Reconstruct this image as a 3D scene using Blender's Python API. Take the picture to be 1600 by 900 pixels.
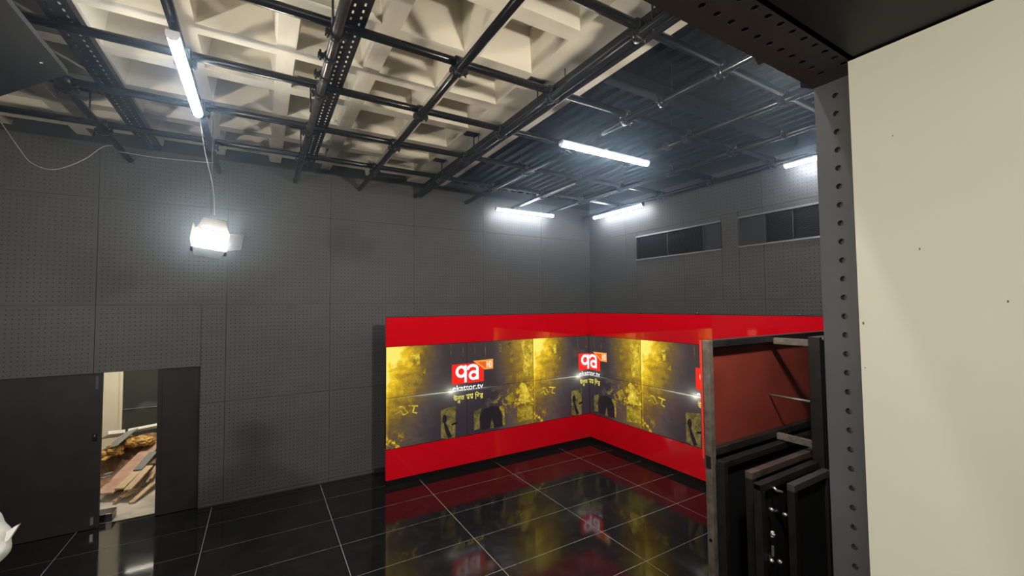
import bpy, bmesh, math, random
from mathutils import Vector, Matrix
random.seed(7)
for o in list(bpy.data.objects): bpy.data.objects.remove(o, do_unlink=True)
scene = bpy.context.scene
C = scene.collection

# ------------------------------------------------------------------ camera
cam_d = bpy.data.cameras.new('camera'); cam = bpy.data.objects.new('camera', cam_d); C.objects.link(cam)
cam_d.sensor_width = 36.0; cam_d.lens = 36.0 * 658.34 / 1600.0; cam_d.clip_start = 0.02
FW = Vector((0.51178206, 0.85811073, 0.0415342)); RT = Vector((0.85902248, -0.51183907, -0.01005667)); UP = Vector((-0.01262909, -0.04082564, 0.99908647))
m = Matrix((RT, UP, -FW)).transposed().to_4x4(); m.translation = (0, 0, 2.4)
cam.matrix_world = m
scene.camera = cam
# ------------------------------------------------------------------ world, exposure
w = bpy.data.worlds.new('world'); scene.world = w; w.use_nodes = True
w.node_tree.nodes['Background'].inputs[0].default_value = (0.5, 0.55, 0.65, 1)
w.node_tree.nodes['Background'].inputs[1].default_value = 0.02
vs = scene.view_settings
vs.view_transform = 'Standard'; vs.look = 'None'; vs.gamma = 1.0; vs.use_curve_mapping = False
vs.exposure = 1.0
TUBE_E = 33.0        # batten diffuser emission
STUDIO_E = 115.0      # emission of the studio panel in view
STUDIO_E2 = 430.0     # emission of the brighter studio panels out of view
SCREEN_E = 0.48
ANNEX_E = 110.0

# ------------------------------------------------------------------ helpers
WO = {}
def mat(name, col=(0.5, 0.5, 0.5), rough=0.5, metal=0.0, emit=None, estr=0.0, spec=0.5):
    M = bpy.data.materials.new(name); M.use_nodes = True
    b = M.node_tree.nodes['Principled BSDF']
    b.inputs['Base Color'].default_value = (*col, 1); b.inputs['Roughness'].default_value = rough
    b.inputs['Metallic'].default_value = metal; b.inputs['Specular IOR Level'].default_value = spec
    if emit:
        b.inputs['Emission Color'].default_value = (*emit, 1); b.inputs['Emission Strength'].default_value = estr
    return M
class NT:
    def __init__(s, M): s.t = M.node_tree; s.b = s.t.nodes.get('Principled BSDF')
    def n(s, typ, **kw):
        x = s.t.nodes.new(typ)
        for k, v in kw.items(): setattr(x, k, v)
        return x
    def l(s, a, b): s.t.links.new(a, b)
    def val(s, sock, v):
        if hasattr(v, 'links') or isinstance(v, bpy.types.NodeSocket): s.l(v, sock)
        else: sock.default_value = v
    def m(s, op, a, b=0.0, c=0.0, clamp=False):
        x = s.n('ShaderNodeMath', operation=op); x.use_clamp = clamp
        s.val(x.inputs[0], a); s.val(x.inputs[1], b); s.val(x.inputs[2], c); return x.outputs[0]
    def noise(s, vec, scale, detail=4, rough=0.55):
        x = s.n('ShaderNodeTexNoise'); x.inputs['Scale'].default_value = scale; x.inputs['Detail'].default_value = detail; x.inputs['Roughness'].default_value = rough
        if vec is not None: s.l(vec, x.inputs['Vector'])
        return x.outputs['Fac']
    def ramp(s, fac, stops):
        x = s.n('ShaderNodeValToRGB'); s.l(fac, x.inputs[0]); e = x.color_ramp.elements
        while len(e) < len(stops): e.new(0.5)
        for i, (p, c) in enumerate(stops): e[i].position = p; e[i].color = (*c, 1)
        return x.outputs[0]
    def mix(s, fac, a, b, blend='MIX'):
        x = s.n('ShaderNodeMix', data_type='RGBA', blend_type=blend)
        s.val(x.inputs[0], fac)
        for i, v in ((6, a), (7, b)):
            if isinstance(v, tuple): x.inputs[i].default_value = (*v, 1)
            else: s.l(v, x.inputs[i])
        return x.outputs[2]
    def bump(s, h, strength=0.2, dist=0.01):
        x = s.n('ShaderNodeBump'); x.inputs['Strength'].default_value = strength; x.inputs['Distance'].default_value = dist
        s.l(h, x.inputs['Height']); s.l(x.outputs[0], s.b.inputs['Normal'])
def mottled(name, c1, c2, scale, rough=0.6, metal=0.0, bump=0.0, detail=4, lo=0.35, hi=0.65, spec=0.5, coord='Object'):
    M = mat(name, c1, rough, metal, spec=spec); t = NT(M); tc = t.n('ShaderNodeTexCoord')
    f = t.noise(tc.outputs[coord], scale, detail)
    t.l(t.ramp(f, [(lo, c1), (hi, c2)]), t.b.inputs['Base Color'])
    if bump: t.bump(f, bump)
    return M

class MB:
    def __init__(s): s.v = []; s.f = []; s.m = []; s.sm = []
    def add(s, vs_, fs, mi=0, smooth=False):
        k = len(s.v); s.v += [tuple(v) for v in vs_]; s.f += [tuple(k + i for i in f) for f in fs]; s.m += [mi] * len(fs); s.sm += [smooth] * len(fs); return s
    def box(s, a, b, mi=0):
        x0, y0, z0 = a; x1, y1, z1 = b
        return s.add([(x0,y0,z0),(x1,y0,z0),(x1,y1,z0),(x0,y1,z0),(x0,y0,z1),(x1,y0,z1),(x1,y1,z1),(x0,y1,z1)],
                     [(0,3,2,1),(4,5,6,7),(0,1,5,4),(1,2,6,5),(2,3,7,6),(3,0,4,7)], mi)
    def obox(s, c, ax, ay, az, mi=0):       # oriented box: centre and three half-axes
        c, ax, ay, az = map(Vector, (c, ax, ay, az)); V = []
        for k in (-1, 1):
            for i, j in ((-1,-1),(1,-1),(1,1),(-1,1)): V.append(c + ax*i + ay*j + az*k)
        return s.add(V, [(0,3,2,1),(4,5,6,7),(0,1,5,4),(1,2,6,5),(2,3,7,6),(3,0,4,7)], mi)
    def tube(s, p0, p1, r, n=12, mi=0, r1=None, caps=True):
        p0, p1 = Vector(p0), Vector(p1); d = (p1 - p0).normalized()
        a = d.orthogonal().normalized(); b = d.cross(a); r1 = r if r1 is None else r1
        V = [p0 + (a*math.cos(2*math.pi*i/n) + b*math.sin(2*math.pi*i/n))*r for i in range(n)] + [p1 + (a*math.cos(2*math.pi*i/n) + b*math.sin(2*math.pi*i/n))*r1 for i in range(n)]
        s.add(V, [(i, (i+1)%n, n+(i+1)%n, n+i) for i in range(n)], mi, True)
        if caps: s.add(V, [tuple(range(n-1,-1,-1)), tuple(range(n, 2*n))], mi)
        return s
    def path(s, pts, r, n=8, mi=0):
        pts = [Vector(p) for p in pts]; V = []; F = []; prev = None
        for i, p in enumerate(pts):
            d = (pts[min(i+1, len(pts)-1)] - pts[max(i-1, 0)]).normalized()
            a = d.orthogonal().normalized() if prev is None else (prev - d*prev.dot(d)).normalized()
            prev = a; b = d.cross(a)
            V += [p + (a*math.cos(2*math.pi*k/n) + b*math.sin(2*math.pi*k/n))*r for k in range(n)]
        for i in range(len(pts)-1):
            F += [(i*n+k, i*n+(k+1)%n, (i+1)*n+(k+1)%n, (i+1)*n+k) for k in range(n)]
        s.add(V, F, mi, True); L = len(pts)-1
        return s.add(V, [tuple(range(n-1,-1,-1)), tuple(L*n+k for k in range(n))], mi)
    def prism(s, poly, off, mi=0):           # planar polygon extruded by a vector
        poly = [Vector(p) for p in poly]; off = Vector(off); n = len(poly)
        return s.add(poly + [p + off for p in poly], [tuple(range(n-1,-1,-1)), tuple(range(n, 2*n))] + [(i, (i+1)%n, n+(i+1)%n, n+i) for i in range(n)], mi)
    def mesh(s, name, mats, o):
        me = bpy.data.meshes.new(name); me.from_pydata([(v[0]-o[0], v[1]-o[1], v[2]-o[2]) for v in s.v], [], s.f)
        for M in (mats if isinstance(mats, (list, tuple)) else [mats]): me.materials.append(M)
        for p, k, sm in zip(me.polygons, s.m, s.sm): p.material_index = k; p.use_smooth = sm
        me.update(); bm = bmesh.new(); bm.from_mesh(me); bmesh.ops.remove_doubles(bm, verts=bm.verts, dist=1e-6) if len(bm.verts) < 4000 else None
        bmesh.ops.recalc_face_normals(bm, faces=bm.faces); bm.to_mesh(me); bm.free(); return me
    def build(s, name, mats, parent=None, origin=None, bevel=0.0):
        xs, ys, zs = zip(*s.v)
        o = origin or ((min(xs)+max(xs))/2, (min(ys)+max(ys))/2, min(zs))
        ob = link(name, s.mesh(name, mats, o), o, parent)
        if bevel:
            md = ob.modifiers.new('bevel', 'BEVEL'); md.width = bevel; md.segments = 2; md.limit_method = 'ANGLE'; md.angle_limit = 0.7
        return ob
def link(name, data, o, parent=None):
    ob = bpy.data.objects.new(name, data); C.objects.link(ob)
    po = WO[parent.name] if parent else (0, 0, 0)
    ob.parent = parent; ob.location = tuple(o[i] - po[i] for i in range(3)); WO[ob.name] = tuple(o)
    return ob
def tag(o, label=None, cat=None, group=None, kind=None):
    for k, v in (('label', label), ('category', cat), ('group', group), ('kind', kind)):
        if v: o[k] = v
    return o
def thing(name, loc, label, cat, group=None):
    return tag(link(name, None, loc), label, cat, group)
def struct(name, mb, M, origin=None): return tag(mb.build(name, M, origin=origin), kind='structure')
def place(name, mesh, loc, parent): return link(name, mesh, loc, parent)
def skin_apply(o): pass

# ------------------------------------------------------------------ materials
def wall_material():
    M = mat('dark_perforated_board', (0.075, 0.076, 0.078), 0.55, spec=0.35); t = NT(M); tc = t.n('ShaderNodeTexCoord')
    sp = t.n('ShaderNodeSeparateXYZ'); t.l(tc.outputs['UV'], sp.inputs[0])
    def cell(x):
        q = t.m('DIVIDE', t.m('SUBTRACT', x, 0.024), 0.048)
        d = t.m('MULTIPLY', t.m('SUBTRACT', t.m('FRACT', q), 0.5), 0.048)
        inside = t.m('MULTIPLY', t.m('GREATER_THAN', x, 0.024), t.m('LESS_THAN', x, 1.176))
        return d, inside
    dx, ix = cell(sp.outputs[0]); dy, iy = cell(sp.outputs[1])
    r = t.m('SQRT', t.m('ADD', t.m('MULTIPLY', dx, dx), t.m('MULTIPLY', dy, dy)))
    hole = t.m('MULTIPLY', t.m('MULTIPLY', t.m('LESS_THAN', r, 0.0065), ix), iy)
    nz = t.noise(tc.outputs['Object'], 2.5, 5); base = t.ramp(nz, [(0.3, (0.074, 0.0755, 0.079)), (0.7, (0.088, 0.0895, 0.093))])
    t.l(t.mix(hole, base, (0.020, 0.020, 0.020)), t.b.inputs['Base Color'])
    return M
M_wall = wall_material()
M_board = mottled('dark_board', (0.060, 0.0605, 0.062), (0.072, 0.0725, 0.074), 3.0, 0.5)
M_back = mat('black_backing', (0.02, 0.02, 0.021), 0.7)
M_door = mottled('black_door_paint', (0.015, 0.015, 0.017), (0.022, 0.022, 0.024), 4.0, 0.5, spec=0.3)
M_white_conc = mottled('cream_painted_concrete', (0.66, 0.62, 0.52), (0.73, 0.69, 0.59), 2.0, 0.75, bump=0.05)
M_deck = mottled('black_painted_deck', (0.006, 0.0065, 0.008), (0.009, 0.0095, 0.011), 5.0, 0.7, spec=0.2)
M_pipe = mat('black_gloss_pipe', (0.008, 0.008, 0.009), 0.22, spec=0.35)
M_pipe2 = mottled('worn_steel_pipe', (0.05, 0.045, 0.04), (0.16, 0.145, 0.125), 3.0, 0.3, metal=0.7)
M_coup = mat('black_coupler_steel', (0.02, 0.02, 0.022), 0.3, metal=0.5)
M_tray = mat('black_tray', (0.008, 0.008, 0.009), 0.5, spec=0.3)
M_housing = mat('white_batten_housing', (0.55, 0.55, 0.55), 0.4)
M_tube = mat('cool_white_diffuser', (0.9, 0.9, 0.9), 0.5, emit=(0.93, 0.97, 1.0), estr=TUBE_E)
M_annex_tube = mat('warm_white_diffuser', (0.9, 0.9, 0.9), 0.5, emit=(1.0, 0.93, 0.8), estr=ANNEX_E)
M_fill_tube = mat('neutral_white_diffuser', (0.9, 0.9, 0.9), 0.5, emit=(1.0, 0.96, 0.86), estr=72.0)
M_studio = mat('warm_led_panel', (0.9, 0.9, 0.9), 0.5, emit=(1.0, 0.92, 0.78), estr=STUDIO_E)
M_studio2 = mat('warm_led_panel_bright', (0.9, 0.9, 0.9), 0.5, emit=(1.0, 0.92, 0.78), estr=STUDIO_E2)
M_flap = mat('barn_door_metal', (0.016, 0.0145, 0.0125), 1.0, spec=0.0)
M_lamp = mat('lamp_body_black', (0.03, 0.03, 0.03), 0.5)
def red_gloss(name, col):
    M = mat(name, col, 0.03, spec=1.0); return M
M_red = red_gloss('red_gloss_acrylic', (0.70, 0.004, 0.014))
M_redback = mottled('dull_red_sheet_back', (0.11, 0.018, 0.012), (0.15, 0.026, 0.018), 3.0, 0.4)
M_rededge = mat('red_sheet_edge', (0.55, 0.03, 0.02), 0.4)
M_blk = mat('black_gloss_plastic', (0.008, 0.008, 0.009), 0.25)
M_frame = mottled('black_steel_frame', (0.006, 0.006, 0.0065), (0.012, 0.0115, 0.0115), 12.0, 0.4, spec=0.3)
M_rawsteel = mottled('raw_brown_steel', (0.10, 0.085, 0.075), (0.19, 0.165, 0.145), 16.0, 0.4, metal=0.5)
M_dullsteel = mottled('dull_brown_steel', (0.035, 0.026, 0.022), (0.07, 0.05, 0.042), 14.0, 0.5, metal=0.3)
M_chrome = mat('zinc_bolt', (0.7, 0.68, 0.62), 0.25, metal=0.9)
M_cream = mottled('cream_laminate', (0.60, 0.585, 0.47), (0.66, 0.645, 0.53), 1.2, 0.45, lo=0.3, hi=0.7)
M_speck = mat('dark_scuff', (0.12, 0.10, 0.08), 0.8)
M_grille = mat('dark_grille', (0.035, 0.036, 0.04), 0.35)
M_alu = mat('anodised_edge', (0.28, 0.28, 0.29), 0.35, metal=0.6)
M_cable = mat('white_cable', (0.42, 0.42, 0.42), 0.6)
def tile_material():
    M = mat('black_polished_tile', (0.012, 0.012, 0.013), 0.07, spec=0.42); t = NT(M); g = t.n('ShaderNodeNewGeometry')
    a = t.noise(g.outputs['Position'], 1.4, 6, 0.65); b = t.noise(g.outputs['Position'], 7.0, 5, 0.7)
    t.l(t.ramp(b, [(0.45, (0.009, 0.009, 0.010)), (0.75, (0.020, 0.020, 0.021))]), t.b.inputs['Base Color'])
    x = t.n('ShaderNodeMapRange'); t.l(a, x.inputs[0]); x.inputs[1].default_value = 0.4; x.inputs[2].default_value = 0.75; x.inputs[3].default_value = 0.045; x.inputs[4].default_value = 0.16
    t.l(x.outputs[0], t.b.inputs['Roughness']); return M
M_tile = tile_material()
M_grout = mat('pale_grout', (0.55, 0.54, 0.50), 0.8)

# ------------------------------------------------------------------ floor
XL, XB, YA, YD = -3.4, 5.6, 6.36, 0.54
fl = struct('floor', MB().box((XL, YD-0.2, -0.12), (XB, YA+0.16, -0.0015)), M_grout, origin=(0, 0, -0.12))
tx0, tsx, ty0, tsy = -0.478, 1.2012, 5.8384, 0.599
G = 0.0026
tile_cache = {}
for i in range(-3, 6):
    for j in range(-2, 10):
        x0, x1 = max(XL, tx0+i*tsx), min(XB, tx0+(i+1)*tsx)
        y1, y0 = min(YA+0.16, ty0-j*tsy+tsy), max(YD-0.2, ty0-j*tsy)
        if x1-x0 < 0.02 or y1-y0 < 0.02: continue
        k = (round(x1-x0, 3), round(y1-y0, 3))
        if k not in tile_cache:
            hx, hy = (x1-x0)/2-G, (y1-y0)/2-G
            mb = MB().box((-hx, -hy, -0.008), (hx, hy, 0.0))
            tile_cache[k] = mb.mesh('floor_tile', M_tile, (0, 0, 0))
        place('floor_tile', tile_cache[k], ((x0+x1)/2, (y0+y1)/2, 0.0), fl)

# ------------------------------------------------------------------ walls of perforated boards
def panel_mesh(u0, u1, v0, v1, T, depth, mt):
    """flat board whose UV is in metres from its lattice corner; T maps (u, v, d) to xyz"""
    V = [T(u, v, d) for d in (0, depth) for u, v in ((u0, v0), (u1, v0), (u1, v1), (u0, v1))]
    me = bpy.data.meshes.new('perforated_board'); me.from_pydata(V, [], [(0,1,2,3),(7,6,5,4),(0,4,5,1),(1,5,6,2),(2,6,7,3),(3,7,4,0)])
    me.materials.append(mt); uvl = me.uv_layers.new(name='UVMap'); UVs = [(u0,v0),(u1,v0),(u1,v1),(u0,v1)]*2
    for lp in me.loops: uvl.data[lp.index].uv = UVs[lp.vertex_index]
    me.update(); bm = bmesh.new(); bm.from_mesh(me); bmesh.ops.recalc_face_normals(bm, faces=bm.faces); bm.to_mesh(me); bm.free(); return me
ZS = [0.05-1.2, 0.05, 1.25, 2.45, 3.65, 4.85]
def board_wall(parent, useams, T, origin_of, holes):
    gap = 0.0025
    for a, b in zip(useams[:-1], useams[1:]):
        for z0, z1 in zip(ZS[:-1], ZS[1:]):
            rects = [(a, b, max(z0, 0.0), min(z1, 4.27))]
            for (hu0, hu1, hv0, hv1) in holes:
                out = []
                for (p, q, r, s_) in rects:
                    if hu0 >= q or hu1 <= p or hv0 >= s_ or hv1 <= r: out.append((p, q, r, s_)); continue
                    if hu0 > p: out.append((p, hu0, r, s_))
                    if hu1 < q: out.append((hu1, q, r, s_))
                    p2, q2 = max(p, hu0), min(q, hu1)
                    if hv0 > r: out.append((p2, q2, r, hv0))
                    if hv1 < s_: out.append((p2, q2, hv1, s_))
                rects = out
            ubase = a if (b-a) > 1.15 or a != useams[0] else b-1.2
            for (p, q, r, s_) in rects:
                if q-p < 0.02 or s_-r < 0.02: continue
                me = panel_mesh(p-ubase+gap, q-ubase-gap, r-z0+gap, s_-z0-gap, T, 0.012, M_wall)
                place('perforated_board', me, origin_of(ubase, z0), parent)
DOOR = (-2.75, -0.62, 0.0, 1.70)
wb = MB()
wb.box((XL-0.15, YA+0.012, 0), (DOOR[0], YA+0.16, 4.75)).box((DOOR[1], YA+0.012, 0), (XB+0.15, YA+0.16, 4.75)).box((DOOR[0], YA+0.012, DOOR[3]), (DOOR[1], YA+0.16, 4.75))
wall_back = struct('wall_back', wb, M_back)
board_wall(wall_back, [-3.4, -2.768, -1.568, -0.368, 0.832, 2.032, 3.232, 4.432, 5.6], lambda u, v, d: (u, d, v), lambda u, z: (u, YA, z), [DOOR])
VENTS = [(3.579, 5.15, 3.155, 3.575), (1.75, 3.325, 3.155, 3.575)]
wr = MB().box((XB+0.10, YD, 0), (XB+0.2, YA+0.16, 4.75))
wr.box((XB+0.012, YD, 0), (XB+0.10, YA, 3.155)).box((XB+0.012, YD, 3.575), (XB+0.10, YA, 4.75)).box((XB+0.012, 3.325, 3.155), (XB+0.1, 3.579, 3.575)).box((XB+0.012, 5.15, 3.155), (XB+0.1, YA, 3.575)).box((XB+0.012, YD, 3.155), (XB+0.1, 1.75, 3.575))
wall_right = struct('wall_right', wr, M_back)
# u runs with y here
board_wall(wall_right, [0.60, 1.80, 3.0, 4.2, 5.4, 6.36], lambda u, v, d: (d, u, v), lambda u, z: (XB, u, z), VENTS)
wall_left = struct('wall_left', MB().box((XL-0.15, YD-0.2, 0), (XL, YA+0.01, 4.75)), M_board)
tb = MB().box((DOOR[1], YA-0.012, 0.0), (1.44, YA, 0.012)).box((1.44, YA-0.012, 0), (XB, YA, 0.06))
struct('baseboard_back', tb, M_back)
struct('baseboard_right', MB().box((XB-0.012, YD, 0), (XB, YA-0.013, 0.06)), M_back)

# near wall with the opening the photo is taken through: right jamb and soffit of perforated plate
XJ, ZSOF = 1.283, 2.98
wf = MB().box((XJ+0.02, YD-0.24, 0), (XB, YD, 4.75)).box((-3.4, YD-0.24, ZSOF+0.02), (XJ+0.02, YD, 4.75)).box((-3.4, YD-0.24, 0), (-1.6, YD, ZSOF+0.02))
wf.box((-1.6, -1.4, ZSOF+0.02), (XJ+0.02, YD-0.24, ZSOF+0.15)).box((XJ+0.02, -1.4, 0), (XJ+0.15, YD-0.24, ZSOF+0.15))
wall_front = struct('wall_front', wf, M_back)
def perforated_plate(n1, n2, pitch, m0, mu, T, r=0.0075, depth=0.014, ext=None):
    """real holes: grid of n1 x n2 octagonal holes; T maps (u, v, d)"""
    V = []; F = []; idx = {}
    def vid(u, v, d):
        k = (round(u, 5), round(v, 5), d)
        if k not in idx: idx[k] = len(V); V.append(T(u, v, d))
        return idx[k]
    h = pitch/2
    us = [m0 + pitch*i for i in range(n1)]; vsx = [mu + pitch*j for j in range(n2)]
    for cu in us:
        for cv in vsx:
            sq = [(cu+h, cv), (cu+h, cv+h), (cu, cv+h), (cu-h, cv+h), (cu-h, cv), (cu-h, cv-h), (cu, cv-h), (cu+h, cv-h)]
            oc = [(cu + r*math.cos(math.pi/4*k), cv + r*math.sin(math.pi/4*k)) for k in range(8)]
            S = [vid(a, b, 0) for a, b in sq]; O = [vid(a, b, 0) for a, b in oc]; B = [vid(a, b, depth) for a, b in oc]
            for k in range(8):
                F.append((S[k], S[(k+1)%8], O[(k+1)%8], O[k])); F.append((O[k], O[(k+1)%8], B[(k+1)%8], B[k]))
    u0, u1, v0, v1 = us[0]-h, us[-1]+h, vsx[0]-h, vsx[-1]+h
    e = ext
    for (a, b, c, d) in ((e[0], u0, e[2], e[3]), (u1, e[1], e[2], e[3]), (u0, u1, e[2], v0), (u0, u1, v1, e[3])):
        if b-a > 1e-5 and d-c > 1e-5: F.append((vid(a, c, 0), vid(b, c, 0), vid(b, d, 0), vid(a, d, 0)))
    mb = MB(); mb.add(V, F); return mb
jb = perforated_plate(4, 61, 0.048, 0.30+0.048, 0.06, lambda u, v, d: (XJ+d, u, v), ext=(0.27, YD, 0.0, ZSOF))
jb.box((XJ+0.015, 0.27, 0), (XJ+0.02, YD, ZSOF)); jb.add([(XJ, YD, 0), (XJ+0.02, YD, 0), (XJ+0.02, YD, ZSOF), (XJ, YD, ZSOF)], [(0,1,2,3)])
jb.build('jamb_plate', M_board, wall_front)
sb = perforated_plate(38, 2, 0.048, XJ-0.072-37*0.048, 0.492-0.048, lambda u, v, d: (u, v, ZSOF+d), ext=(-1.6, XJ, 0.432, YD))
sb.box((-1.6, 0.432, ZSOF+0.015), (XJ, YD, ZSOF+0.02)).add([(-1.6, YD, ZSOF), (XJ, YD, ZSOF), (XJ, YD, ZSOF+0.02), (-1.6, YD, ZSOF+0.02)], [(0,1,2,3)])
sb.build('soffit_plate', M_board, wall_front)
MB().box((-1.6, -1.4, ZSOF), (XJ, 0.4312, ZSOF+0.02)).build('soffit_board', M_door, wall_front)

# ------------------------------------------------------------------ ceiling: cream coffers on the left, black ribbed deck on the right
ZR = 4.34
ceil = struct('ceiling', MB().box((XL-0.15, YD-0.24, 4.75), (XB+0.2, YA+0.16, 4.85)), M_white_conc)
px_, py_, rib = 0.6145, 0.6255, 0.128
def coffer_mesh(sx, sy):
    hx, hy = sx/2, sy/2; ix, iy = hx-rib/2, hy-rib/2; tx, ty = ix-0.055, iy-0.055; d = 0.33
    rect = lambda a, b, z: [(-a,-b,z),(a,-b,z),(a,b,z),(-a,b,z)]
    mb = MB(); V = rect(hx, hy, 0) + rect(ix, iy, 0) + rect(tx, ty, d)
    F = [(i, (i+1)%4, 4+(i+1)%4, 4+i) for i in range(4)] + [(4+i, 4+(i+1)%4, 8+(i+1)%4, 8+i) for i in range(4)] + [(8,9,10,11)]
    mb.add(V, F); me = bpy.data.meshes.new('coffer'); me.from_pydata(V, [], F); me.materials.append(M_white_conc); me.update()
    bm = bmesh.new(); bm.from_mesh(me); bmesh.ops.recalc_face_normals(bm, faces=bm.faces)
    bm.to_mesh(me); bm.free()
    for p in me.polygons:
        if p.index < 4 and p.normal.z > 0: me.flip_normals(); break
    return me
cm = coffer_mesh(px_, py_)
cx0, cy0 = 0.142 + px_/2, 2.305 + py_/2
for i in range(-6, 3):
    for j in range(-3, 7):
        x, y = cx0 + i*px_, cy0 + j*py_
        if y - py_/2 > YA or x - px_/2 < XL-0.4 : continue
        place('coffer', cm, (x, y, ZR), ceil)
BX0 = cx0 + 2*px_ + px_/2 - rib/2
MB().box((BX0+rib/2, YD-0.24, ZR), (2.52, YA+0.02, 4.74)).build('edge_beam', M_white_conc, ceil)
MB().box((2.52, YD-0.2, 4.46), (XB+0.012, YA+0.012, 4.74)).build('deck', M_deck, ceil)
rb = MB().prism([(-0.05, 0, 0.04), (0.05, 0, 0.04), (0.03, 0, 0), (-0.03, 0, 0)], (0, YA-YD+0.2, 0)).mesh('deck_rib', M_deck, (0, 0, 0))
x = 2.60
while x < XB-0.03:
    place('deck_rib', rb, (x, YD-0.19, 4.421), ceil); x += 0.155
MB().box((2.53, 2.55, 4.33), (XB, 2.67, 4.42)).build('cross_joist', M_deck, ceil)

# ------------------------------------------------------------------ lighting grid of pipes
ZX, ZY, PR = 4.172, 4.111, 0.030
YP = [-1.31, -0.47, 0.385, 1.215, 2.045, 2.905, 3.78, 4.575, 5.43]
XP = [1.825, 2.765, 3.62, 4.50, 5.40]
grid = thing('pipe_grid', (1.8, 3.6, ZY-PR), 'black steel pipe grid hung below the ceiling with clamps at every crossing', 'pipe grid')
for k, y in enumerate(XP):
    MB().tube((XL+0.02, y, ZX), (XB-0.01, y, ZX), PR, 16).build('pipe', M_pipe, grid)
for k, x in enumerate(YP):
    o = MB().tube((x, YD+0.02, ZY), (x, YA-0.02, ZY), PR, 16).build('pipe', M_pipe2 if k == 2 else M_pipe, grid)
    if k == 2: o['label'] = 'worn pipe with bare metal showing'
MB().tube((2.13, YD+0.02, ZY+0.01), (2.13, YA-0.02, ZY+0.01), 0.024, 14).build('pipe', M_pipe, grid)
def coupler_mesh():
    mb = MB(); h = 0.045
    zx, zy = ZX-ZY, 0.0
    mb.tube((0, -0.028, 0), (0, 0.028, 0), PR+0.012, 14).tube((-0.028, 0, zx), (0.028, 0, zx), PR+0.012, 14)
    mb.box((0.03, -0.024, -0.016), (0.066, 0.024, 0.012)).tube((0.055, 0, -0.035), (0.055, 0, 0.04), 0.007, 8).tube((0.055, 0, 0.022), (0.055, 0, 0.038), 0.013, 6)
    mb.box((-0.024, 0.03, zx-0.012), (0.024, 0.066, zx+0.016)).tube((0, 0.055, zx-0.035), (0, 0.055, zx+0.06), 0.007, 8).tube((0, 0.055, zx+0.024), (0, 0.055, zx+0.04), 0.013, 6)
    mb.box((-0.064, -0.02, -0.02), (-0.03, 0.02, 0.01)).tube((-0.05, 0, -0.04), (-0.05, 0, 0.03), 0.006, 8)
    return mb.mesh('coupler', M_coup, (0, 0, 0))
cpm = coupler_mesh()
for y in XP:
    for x in YP: place('coupler', cpm, (x, y, ZY), grid)
for (x, y) in [(0.385, 3.05), (0.385, 3.32), (2.905, 2.35), (3.78, 3.0), (4.575, 2.2)]:
    mb = MB().tube((x, y-0.022, ZY), (x, y+0.022, ZY), PR+0.011, 14).box((x-0.075, y-0.016, ZY-0.016), (x-0.03, y+0.016, ZY+0.012)).tube((x-0.06, y, ZY-0.035), (x-0.06, y, ZY+0.035), 0.008, 8)
    mb.build('pipe_clamp', M_coup, grid)
# threaded rods with plates bolted to the concrete
pl = MB().box((-0.075, -0.05, -0.014), (0.075, 0.05, 0.0)).tube((-0.05, 0, -0.026), (-0.05, 0, -0.012), 0.011, 6).tube((0.05, 0, -0.026), (0.05, 0, -0.012), 0.011, 6).mesh('ceiling_plate', M_coup, (0, 0, 0))
rod = MB().tube((0, 0, 0), (0, 0, 0.27), 0.007, 8).mesh('hanger_rod', M_coup, (0, 0, 0))
for (x, y) in [(2.045, 1.71), (2.045, 2.96), (2.045, 4.24), (2.045, 5.22), (0.345, 2.62), (0.345, 3.92), (0.345, 4.95), (-0.47, 2.2), (-0.47, 4.8), (-1.31, 3.0), (-1.31, 5.0)]:
    place('ceiling_plate', pl, (x-0.03 if x > 0.3 else x, y, ZR), grid); place('hanger_rod', rod, (x, y, ZY-0.04), grid)
for (x, y) in [(2.905, 2.25), (3.78, 2.95), (4.575, 2.1), (2.905, 4.6), (3.78, 4.8), (4.575, 4.4)]:
    o = place('hanger_rod', rod, (x, y, ZY-0.04), grid); o.scale = (0.5, 0.5, 1.2)

# ------------------------------------------------------------------ perforated cable trays
def tray(x0, x1, z, y0, y1, label, ncol=2):
    mb = MB(); pitch = 0.068; n = int((y1-y0)/pitch); cw = (x1-x0-0.02)/ncol; t = 0.002
    for c in range(ncol):
        ca = x0 + 0.01 + c*cw; cb = ca + cw; hc = (ca+cb)/2; hw = 0.006
        off = 0.5*pitch*(c % 2); hl = 0.015
        mb.box((ca, y0, z), (hc-hw, y1, z+t)).box((hc+hw, y0, z), (cb, y1, z+t))
        mb.box((hc-hw, y0, z), (hc+hw, y0+0.02+off, z+t))
        for k in range(n):
            a = y0+0.02+off+k*pitch+2*hl; b = y0+0.02+off+(k+1)*pitch if k < n-1 else y1
            if b > a: mb.box((hc-hw, a, z), (hc+hw, min(b, y1), z+t))
    mb.box((x0, y0, z), (x0+0.01, y1, z+t)).box((x1-0.01, y0, z), (x1, y1, z+t))
    r = thing('cable_tray', ((x0+x1)/2, (y0+y1)/2, z), label, 'cable tray', 'perforated cable trays')
    mb.build('tray_base', M_tray, r)
    MB().box((x0-0.002, y0, z), (x0, y1, z+0.05)).build('side_flange', M_tray, r); MB().box((x1, y0, z), (x1+0.002, y1, z+0.05)).build('side_flange', M_tray, r)
    yy = y0 + 0.5
    while yy < y1:
        MB().tube((x0+0.02, yy, z), (x0+0.02, yy, ZR-0.001), 0.004, 8).build('drop_rod', M_tray, r); yy += 1.6
    return r
tray(0.425, 0.555, 4.206, YD+0.03, 6.0, 'black perforated cable tray beside the worn shiny pipe')
tray(-1.15, -1.0, 4.206, YD+0.03, 6.1, 'black perforated cable tray beside the dark hung board at the ceiling\'s left')
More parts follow.
